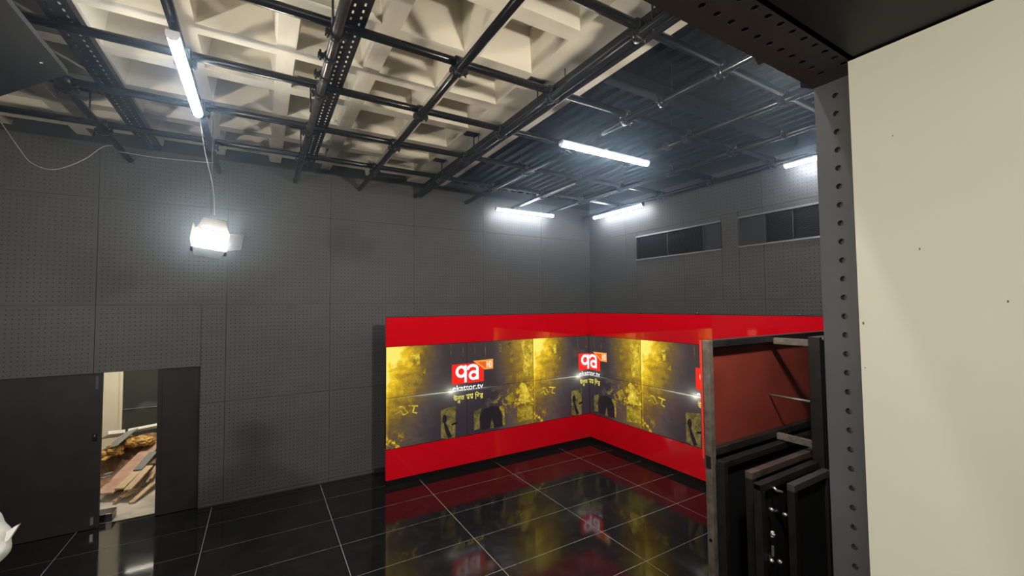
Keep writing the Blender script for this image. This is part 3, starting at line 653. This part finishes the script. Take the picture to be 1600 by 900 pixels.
def flat(x0, x1, ya, yb, z1, label, sheetM, edgeM, tube_open=False):
    r = thing('set_frame', ((x0+x1)/2, (ya+yb)/2, 0), label, 'set frame', 'stored set frames'); w_ = 0.04
    bar('upright', (x0, ya, 0), (x0+w_, yb, z1-w_-0.001), M_frame, r); bar('upright', (x1-w_, ya, 0), (x1, yb, z1-w_-0.001), M_frame, r)
    if tube_open:
        t_ = 0.004; mb = MB().box((x0, ya, z1-t_), (x1, yb, z1)).box((x0, ya, z1-w_), (x1, yb, z1-w_+t_)).box((x0, ya, z1-w_+t_), (x1, ya+t_, z1-t_)).box((x0, yb-t_, z1-w_+t_), (x1, yb, z1-t_)).box((x0+0.05, ya+t_, z1-w_+t_), (x0+0.06, yb-t_, z1-t_), 1)
        mb.build('top_rail', [edgeM, M_blk], r)
    else: bar('top_rail', (x0, ya, z1-w_), (x1, yb, z1), edgeM, r)
    bar('bottom_rail', (x0+w_, ya, 0), (x1-w_, yb, w_), M_frame, r); bar('sheet', (x0+w_, (ya+yb)/2-0.004, w_+0.001), (x1-w_, (ya+yb)/2+0.004, z1-w_-0.001), sheetM, r, 0)
    return r
flat(2.45, 3.95, 1.594, 1.648, 1.425, 'plain black set frame leaning right behind the red one', M_blk, M_frame)
flat(2.51, 3.90, 1.455, 1.500, 1.395, 'lower black set frame with a brownish raw steel top rail', M_blk, M_dullsteel)
f4 = flat(2.447, 3.12, 1.372, 1.416, 1.366, 'black set frame with an open square tube end and zinc bolts', M_blk, M_frame, True)
for (x, z) in [(2.532, 1.216), (2.537, 1.075), (2.674, 1.151), (2.601, 0.902), (2.515, 0.936)]:
    MB().tube((x, 1.356, z), (x, 1.374, z), 0.011, 8).tube((x, 1.352, z), (x, 1.358, z), 0.006, 6).build('bolt', M_chrome, f4)
MB().path([(2.56, 1.365, 1.335), (2.57, 1.35, 1.318), (2.60, 1.34, 1.308), (2.62, 1.35, 1.300)], 0.008, 8).build('hook', M_chrome, f4)
MB().box((2.532, 1.36, 0.955), (2.539, 1.372, 1.01)).build('hasp', M_chrome, f4); MB().box((2.53, 1.36, 1.06), (2.545, 1.372, 1.09)).build('paper_tag', M_cream, f4)
f5 = flat(2.68, 3.12, 1.31, 1.352, 1.335, 'nearest short black set frame with a grey top rail', M_blk, M_grille)

# ------------------------------------------------------------------ doorway on the back wall
d1 = thing('door_1', (-1.7, YA+0.06, 0), None, None); d1['kind'] = 'structure'
lf = MB().box((-2.745, YA+0.055, 0.006), (-1.505, YA+0.095, 1.695)).build('door_leaf', M_door, d1, bevel=0.002)
MB().box((-1.575, YA+0.048, 0.945), (-1.535, YA+0.055, 1.03)).tube((-1.555, YA+0.03, 0.985), (-1.555, YA+0.05, 0.985), 0.013, 12).build('lock', M_coup, lf)
MB().box((-1.56, YA+0.046, 1.0), (-1.548, YA+0.05, 1.02)).build('lock_glint', M_chrome, lf)
MB().box((-1.57, YA+0.045, 0.05), (-1.545, YA+0.055, 0.13)).build('floor_bolt', M_alu, lf)
MB().box((-1.56, YA+0.048, 1.52), (-1.535, YA+0.055, 1.66)).build('hinge_plate', M_grille, lf)
lf2 = MB().box((-1.025, YA+0.050, 0.006), (-0.625, YA+0.090, 1.695)).build('door_leaf', M_door, d1, bevel=0.002)
MB().box((-0.99, YA+0.044, 0.1), (-0.98, YA+0.05, 1.6)).build('edge_strip', M_door, lf2)
# room beyond
M_conc = mottled('dusty_concrete', (0.30, 0.265, 0.22), (0.50, 0.46, 0.39), 3.5, 0.85, bump=0.2)
M_pink = mottled('pinkish_plank', (0.36, 0.20, 0.15), (0.48, 0.30, 0.22), 6.0, 0.7)
M_tan = mottled('tan_plank', (0.42, 0.30, 0.17), (0.55, 0.42, 0.26), 8.0, 0.7)
M_dk = mottled('grey_board', (0.11, 0.12, 0.12), (0.17, 0.17, 0.165), 6.0, 0.6)
M_brn = mottled('brown_rubble', (0.10, 0.055, 0.03), (0.26, 0.15, 0.08), 9.0, 0.85, bump=0.5)
M_ora = mottled('amber_sack', (0.30, 0.16, 0.03), (0.55, 0.33, 0.08), 10.0, 0.6, bump=0.3)
M_foam = mat('white_foam', (0.8, 0.8, 0.78), 0.7)
M_cwall = mat('cream_wall', (0.66, 0.62, 0.50), 0.7)
M_glass = mat('dark_green_glass', (0.05, 0.055, 0.05), 0.08)
struct('floor_annex', MB().box((-3.3, YA+0.161, -0.1), (0.4, 9.6, -0.003)), M_conc)
struct('wall_annex_back', MB().box((-3.3, 9.6, -0.1), (0.4, 9.7, 2.8)), M_cwall)
struct('wall_annex_left', MB().box((-3.4, YA+0.161, -0.1), (-3.3, 9.7, 2.8)), M_cwall); struct('wall_annex_right', MB().box((0.4, YA+0.161, -0.1), (0.5, 9.7, 2.8)), M_cwall)
struct('ceiling_annex', MB().box((-3.4, YA+0.161, 2.8), (0.5, 9.7, 2.9)), M_cwall)
wn = thing('window_1', (-1.2, 9.57, 0.0), None, None); wn['kind'] = 'structure'
MB().box((-1.99, 9.575, 0.0), (-0.3, 9.585, 2.3)).build('pane', M_glass, wn); MB().box((-2.02, 9.54, 0.0), (-1.985, 9.6, 2.35)).build('window_frame', M_cwall, wn); MB().box((-1.97, 9.56, 0.7), (-0.3, 9.574, 0.712)).build('glazing_bar', M_dk, wn)
batten((-2.2, 8.0, 2.72), (-1.0, 8.0, 2.72), 'ceiling batten light in the room beyond the doorway, out of view', M_annex_tube)
def PX(px, py, y):
    d = FW + RT*((px-800)/658.34) - UP*((py-450)/658.34); t_ = y/d.y; return Vector((0, 0, 2.4)) + d*t_
def plank(a, b, wd, th, M, label, name='plank', tilt=0.0):
    a, b = Vector(a), Vector(b); d = (b-a); L = d.length; d.normalize(); s = d.cross(Vector((0, 0, 1))).normalized(); n = s.cross(d)
    s2 = s*math.cos(tilt)+n*math.sin(tilt); n2 = s2.cross(d)
    o = MB().obox((a+b)/2, d*L/2, s2*wd/2, n2*th/2).build(name, M, bevel=0.003); return tag(o, label, 'plank' if name == 'plank' else 'board', 'scrap boards beyond the doorway')
plank(PX(163, 772, 7.25), PX(246, 690, 8.3), 0.19, 0.024, M_pink, 'long pinkish plank sloping across the scrap pile')
plank(PX(186, 764, 7.15), PX(222, 730, 7.6), 0.10, 0.02, M_tan, 'short tan plank lying on the pink plank')
plank(PX(199, 766, 7.1), PX(234, 728, 7.55), 0.08, 0.02, M_tan, 'tan plank with a pale cut end in mid pile')
plank(PX(205, 786, 6.98), PX(247, 748, 7.5), 0.06, 0.022, M_tan, 'lowest pale tan plank nearest the threshold')
plank(PX(192, 776, 7.1), PX(214, 764, 7.3), 0.07, 0.02, M_tan, 'small tan offcut between two planks')
plank(PX(178, 784, 7.08), PX(197, 768, 7.3), 0.05, 0.02, M_pink, 'small pinkish offcut at the pile\'s foot')
plank(PX(215, 735, 7.5), PX(240, 706, 7.9), 0.10, 0.018, M_dk, 'dark grey offcut among the tan planks', 'scrap_board')
plank(PX(172, 700, 7.9), PX(207, 672, 8.3), 0.17, 0.012, M_dk, 'grey board sticking up across the brown sacks', 'scrap_board', 0.3)
plank(PX(160, 720, 7.8), PX(190, 699, 8.1), 0.06, 0.02, M_ora, 'amber strip of wood at the left of the heap')
plank(PX(163, 680, 8.5), PX(190, 677, 8.6), 0.24, 0.05, M_foam, 'white foam slab at the top left of the heap', 'foam_slab', 0.4)
plank(PX(200, 674, 8.6), PX(250, 664, 8.7), 0.12, 0.04, M_foam, 'long white foam strip along the top of the heap', 'foam_slab', 0.5)
plank(PX(163, 742, 7.5), PX(176, 738, 7.55), 0.04, 0.02, M_alu, 'bright metal offcut on the dusty ground', 'metal_scrap')
plank(PX(160, 748, 7.45), PX(173, 743, 7.5), 0.03, 0.02, M_alu, 'second bright metal offcut lying in front of the other', 'metal_scrap')
for k in range(5):
    plank(PX(208+k*7, 772-k*6, 7.2+0.05*k), PX(226+k*6, 752-k*8, 7.5+0.05*k), 0.03, 0.015, (M_tan, M_pink, M_dk)[k % 3], ('thin tan lath nearest the threshold', 'thin pinkish lath in the middle of the pile', 'thin grey lath between two coloured laths', 'thin tan lath further back', 'thin pinkish lath beside the jamb edge')[k])
# heap and sacks
mb = MB(); N1, N2 = 26, 14; V = []; F = []
for j in range(N2+1):
    for i in range(N1):
        a = 2*math.pi*i/N1; rr = 1.0*j/N2; h_ = 0.40*math.cos(rr*math.pi/2)**1.1*(1+0.25*math.sin(3*a+rr*5)) if j < N2 else 0
        V.append((-1.55+rr*1.05*math.cos(a), 8.45+rr*0.95*math.sin(a), h_ + (random.uniform(-0.03, 0.03) if 0 < j < N2 else 0)))
for j in range(N2):
    for i in range(N1): F.append((j*N1+i, j*N1+(i+1)%N1, (j+1)*N1+(i+1)%N1, (j+1)*N1+i))
mb.add(V, F, 0, True); o = mb.build('rubble_heap', M_brn); tag(o, 'brown heap of rubble under the scrap boards', 'rubble', kind='stuff')
def sack(c, rx, ry, rz, label):
    bm = bmesh.new(); bmesh.ops.create_icosphere(bm, subdivisions=3, radius=1.0)
    for v in bm.verts:
        k = 1 + 0.16*math.sin(5*v.co.x+3*v.co.z) + 0.12*math.sin(9*v.co.y+7*v.co.x) + random.uniform(-0.09, 0.09); v.co = Vector((v.co.x*rx, v.co.y*ry, max(v.co.z, -0.6)*rz))*k
    me = bpy.data.meshes.new('sack'); bm.to_mesh(me); bm.free(); me.materials.append(M_ora)
    tag(link('sack', me, tuple(c)), label, 'sack', 'sacks on the rubble heap')
sack(PX(200, 692, 8.15), 0.13, 0.12, 0.09, 'amber crumpled sack beside the grey board'); sack(PX(222, 690, 8.2), 0.15, 0.12, 0.08, 'brown crumpled sack at the right of the heap'); sack(PX(176, 705, 8.0), 0.12, 0.12, 0.09, 'amber crumpled sack at the left door edge')
o = MB().box((-1.62, 6.54, 0.0), (-1.42, 6.72, 0.09)).build('black_block', M_blk, bevel=0.004); tag(o, 'low black block on the ground just inside the doorway', 'block')

# ------------------------------------------------------------------ loose cables by the left wall
def cable(pts, rr, label):
    P = [Vector(p) for p in pts]; out = []
    for i in range(len(P)-1):
        p0, p1, p2, p3 = P[max(i-1, 0)], P[i], P[i+1], P[min(i+2, len(P)-1)]
        for k in range(6):
            t_ = k/6; out.append(0.5*((2*p1)+(-p0+p2)*t_+(2*p0-5*p1+4*p2-p3)*t_*t_+(-p0+3*p1-3*p2+p3)*t_**3))
    out.append(P[-1]); tag(MB().path(out, rr, 6).build('cable', M_cable), label, 'cable')
cable([(-2.03, 5.43, 4.14), (-1.998, 5.8, 3.944), (-1.91, 5.8, 3.816), (-1.756, 5.8, 3.778), (-1.555, 5.8, 3.908), (-1.416, 5.8, 4.065), (-1.31, 5.8, 4.10)], 0.0035, 'pale cable drooping in a loop near the left wall')
cable([(-1.31, 5.9, 4.07), (-1.0, 5.9, 4.06), (-0.6, 5.9, 4.08), (-0.47, 5.9, 4.09)], 0.004, 'thin pale cable stretched between two ceiling pipes')
cable([(-0.47, 4.32, 4.03), (-0.46, 4.36, 3.98), (-0.43, 4.45, 3.75), (-0.37, 4.48, 3.45), (-0.36, 4.50, 3.22)], 0.0022, 'thin pale power cable hanging down to the studio lamp')

# ------------------------------------------------------------------ person at the lower left (only a sleeved elbow reaches into the frame)
M_shirt = mottled('white_cotton_shirt', (0.66, 0.66, 0.63), (0.75, 0.75, 0.72), 12.0, 0.8, bump=0.9)
M_skin = mat('skin', (0.32, 0.17, 0.11), 0.5); M_trouser = mat('dark_trousers', (0.03, 0.032, 0.04), 0.7); M_hair = mat('black_hair', (0.012, 0.01, 0.009), 0.5); M_shoe = mat('black_shoe', (0.015, 0.015, 0.015), 0.3)
def skinned(name, V, E, R, M, parent, root=0, sub=2):
    me = bpy.data.meshes.new(name); po = WO[parent.name]; me.from_pydata([tuple(Vector(v)-Vector(po)) for v in V], E, [])
    ob = bpy.data.objects.new(name, me); C.objects.link(ob); ob.parent = parent; WO[ob.name] = po
    md = ob.modifiers.new('skin', 'SKIN'); md.use_smooth_shade = True
    for i, rr in enumerate(R):
        sv = me.skin_vertices[0].data[i]; sv.radius = rr if isinstance(rr, tuple) else (rr, rr); sv.use_root = (i == root)
    sm = ob.modifiers.new('sub', 'SUBSURF'); sm.levels = sub; sm.render_levels = sub
    me.materials.append(M); return ob
def person():
    bx, by = -1.575, 3.50
    r = thing('person', (bx, by, 0), 'person in a white shirt with rolled sleeves, elbow at the left edge', 'person')
    P = lambda x, y, z: (bx+x, by+y, z)
    # body in one surface: pelvis, spine, neck, head core, both arms to the wrists, both legs to the feet
    V = [P(0,0,0.95), P(0,0.01,1.12), P(0,0.02,1.32), P(0,0.02,1.43), P(0,0.0,1.50), P(0,-0.02,1.58), P(0,-0.02,1.67),
         P(0.17,0.02,1.40), P(0.30,0.0,1.24), P(0.352,-0.02,1.10), P(0.24,-0.17,1.03), P(0.12,-0.26,1.00),
         P(-0.17,0.02,1.40), P(-0.25,0.03,1.25), P(-0.28,0.03,1.10), P(-0.29,-0.02,0.95), P(-0.285,-0.06,0.84),
         P(0.09,0,0.88), P(0.105,-0.01,0.48), P(0.11,0.03,0.09), P(0.11,-0.13,0.045),
         P(-0.09,0,0.88), P(-0.105,-0.01,0.48), P(-0.11,0.03,0.09), P(-0.11,-0.13,0.045)]
    E = [(0,1),(1,2),(2,3),(3,4),(4,5),(5,6),(3,7),(7,8),(8,9),(9,10),(10,11),(3,12),(12,13),(13,14),(14,15),(15,16),(0,17),(17,18),(18,19),(19,20),(0,21),(21,22),(22,23),(23,24)]
    R = [(0.15,0.11),(0.145,0.10),(0.165,0.11),(0.12,0.085),0.055,(0.07,0.085),(0.065,0.08),
         0.065,0.05,0.040,0.034,0.024, 0.065,0.05,0.042,0.035,0.026, 0.085,0.058,0.04,(0.042,0.03), 0.085,0.058,0.04,(0.042,0.03)]
    skinned('body', V, E, R, M_skin, r)
    # clothing
    Vs = [P(0,0,0.93), P(0,0.01,1.12), P(0,0.02,1.32), P(0,0.02,1.43), P(0.17,0.02,1.40), P(0.235,0.012,1.335), P(0.262,0.006,1.295), P(0.30,0.0,1.245), P(0.318,-0.004,1.20), P(0.345,-0.012,1.165), P(0.348,-0.02,1.13), P(0.358,-0.03,1.09), P(0.335,-0.06,1.068), P(0.31,-0.09,1.055), P(-0.17,0.02,1.40), P(-0.25,0.03,1.25), P(-0.285,0.03,1.09)]
    Es = [(0,1),(1,2),(2,3),(3,4),(4,5),(5,6),(6,7),(7,8),(8,9),(9,10),(10,11),(11,12),(12,13),(3,14),(14,15),(15,16)]
    skinned('shirt', Vs, Es, [(0.17,0.13),(0.165,0.12),(0.185,0.13),(0.13,0.10),0.080,0.072,0.060,0.072,0.056,0.070,0.054,0.068,0.054,0.060,0.085,0.07,0.062], M_shirt, r)
    a, b = Vector(P(0.345,-0.012,1.15)), Vector(P(0.30,0.0,1.24)); ax = (b-a).normalized()
    MB().prism([Vector(P(0.36,-0.05,1.165)), Vector(P(0.42,-0.03,1.205)), Vector(P(0.435,-0.03,1.212)), Vector(P(0.405,-0.05,1.145)), Vector(P(0.37,-0.06,1.125))], (0.004, 0.012, 0)).build('sleeve_tab', M_shirt, r)
    cf = Vector(P(0.31,-0.09,1.055)); cd = (Vector(P(0.24,-0.17,1.03))-cf).normalized(); MB().tube(cf-cd*0.01, cf+cd*0.03, 0.058, 18, r1=0.055).build('rolled_cuff', M_shirt, r, bevel=0.006)
    Vt = [P(0,0,0.96), P(0.09,0,0.88), P(0.105,-0.01,0.48), P(0.11,0.03,0.10), P(-0.09,0,0.88), P(-0.105,-0.01,0.48), P(-0.11,0.03,0.10)]
    skinned('trousers', Vt, [(0,1),(1,2),(2,3),(0,4),(4,5),(5,6)], [(0.165,0.125),0.105,0.078,0.065,0.105,0.078,0.065], M_trouser, r)
    for s in (-1, 1):
        skinned('shoe', [P(s*0.11,0.05,0.05), P(s*0.11,-0.06,0.05), P(s*0.115,-0.17,0.04)], [(0,1),(1,2)], [0.05,(0.052,0.05),(0.042,0.036)], M_shoe, r, root=1)
    # head details
    bm = bmesh.new(); bmesh.ops.create_uvsphere(bm, u_segments=20, v_segments=14, radius=1.0)
    bmesh.ops.delete(bm, geom=[v for v in bm.verts if v.co.z < -0.25 or (v.co.y < -0.45 and v.co.z < 0.45)], context='VERTS')
    for v in bm.verts: v.co = Vector((v.co.x*0.092, v.co.y*0.108+0.006, v.co.z*0.105))
    me = bpy.data.meshes.new('hair'); bm.to_mesh(me); bm.free(); me.materials.append(M_hair); link('hair', me, P(0,-0.015,1.655), r)
    MB().prism([P(-0.012,-0.098,1.615), P(0.012,-0.098,1.615), P(0.006,-0.10,1.66), P(-0.006,-0.10,1.66)], (0, -0.022, -0.004)).build('nose', M_skin, r, bevel=0.004)
    M_eye = mat('eye', (0.05, 0.03, 0.02), 0.2); M_lip = mat('lips', (0.28, 0.11, 0.09), 0.5)
    for s in (-1, 1):
        MB().tube(P(s*0.032,-0.098,1.655), P(s*0.032,-0.106,1.655), 0.010, 10).build('eye', M_eye, r)
        MB().prism([P(s*0.078,-0.01,1.62), P(s*0.078,0.02,1.625), P(s*0.078,0.025,1.67), P(s*0.078,-0.005,1.668)], (s*0.014, 0, 0)).build('ear', M_skin, r, bevel=0.004)
    MB().box(P(-0.022,-0.104,1.578), P(0.022,-0.096,1.590)).build('mouth', M_lip, r, bevel=0.002)
    # hands
    def hand(wx, d, dn, side):
        wx, d, dn = Vector(wx), Vector(d).normalized(), Vector(dn).normalized(); s = d.cross(dn).normalized()*side
        V = [wx, wx+d*0.045, wx+d*0.085]; E = [(0,1),(1,2)]; R = [(0.024,0.02),(0.038,0.016),(0.038,0.014)]
        for k, ln in enumerate((0.068, 0.078, 0.073, 0.056)):
            b0 = wx+d*0.088+s*(0.030-0.020*k); i0 = len(V)
            V += [b0, b0+d*ln*0.5+dn*0.008, b0+d*ln*0.85+dn*0.03]; E += [(2, i0), (i0, i0+1), (i0+1, i0+2)]; R += [0.010, 0.009, 0.0075]
        i0 = len(V); V += [wx+d*0.03+s*0.035, wx+d*0.06+s*0.060+dn*0.01, wx+d*0.09+s*0.062+dn*0.022]; E += [(1, i0), (i0, i0+1), (i0+1, i0+2)]; R += [0.013, 0.011, 0.009]
        skinned('hand', [tuple(v) for v in V], E, R, M_skin, r, root=1, sub=2)
    hand(P(0.12,-0.26,1.00), (-0.7, -0.5, -0.05), (0, 0.3, -1), 1); hand(P(-0.285,-0.06,0.84), (0.05, -0.15, -1), (0.3, -1, 0), -1)
person()

# ------------------------------------------------------------------ bluish volume added to imitate lens glow around the lamps
GLOW_DENSITY = 0.024
if GLOW_DENSITY:
    hz = MB().box((XL+0.01, YD+0.01, 2.2), (XB-0.03, YA-0.03, 4.3)).build('glow_volume', M_back, origin=(0, 0, 0))
    M = bpy.data.materials.new('glow_volume'); M.use_nodes = True; nt = M.node_tree; nt.nodes.clear()
    vo = nt.nodes.new('ShaderNodeVolumeScatter'); vo.inputs['Anisotropy'].default_value = 0.86; vo.inputs['Color'].default_value = (0.58, 0.77, 1.0, 1)
    ge = nt.nodes.new('ShaderNodeNewGeometry'); sx = nt.nodes.new('ShaderNodeSeparateXYZ'); nt.links.new(ge.outputs['Position'], sx.inputs[0])
    mr = nt.nodes.new('ShaderNodeMapRange'); mr.interpolation_type = 'SMOOTHSTEP'; nt.links.new(sx.outputs[2], mr.inputs[0])
    mr.inputs[1].default_value = 2.2; mr.inputs[2].default_value = 3.6; mr.inputs[3].default_value = 0.0; mr.inputs[4].default_value = GLOW_DENSITY; nt.links.new(mr.outputs[0], vo.inputs['Density'])
    try: M.cycles.volume_step_rate = 3.0
    except Exception: pass
    ou = nt.nodes.new('ShaderNodeOutputMaterial'); nt.links.new(vo.outputs[0], ou.inputs['Volume']); hz.data.materials.clear(); hz.data.materials.append(M)
    tag(hz, 'bluish scattering volume added in the upper studio to imitate lens glow', 'glow_volume', kind='stuff')
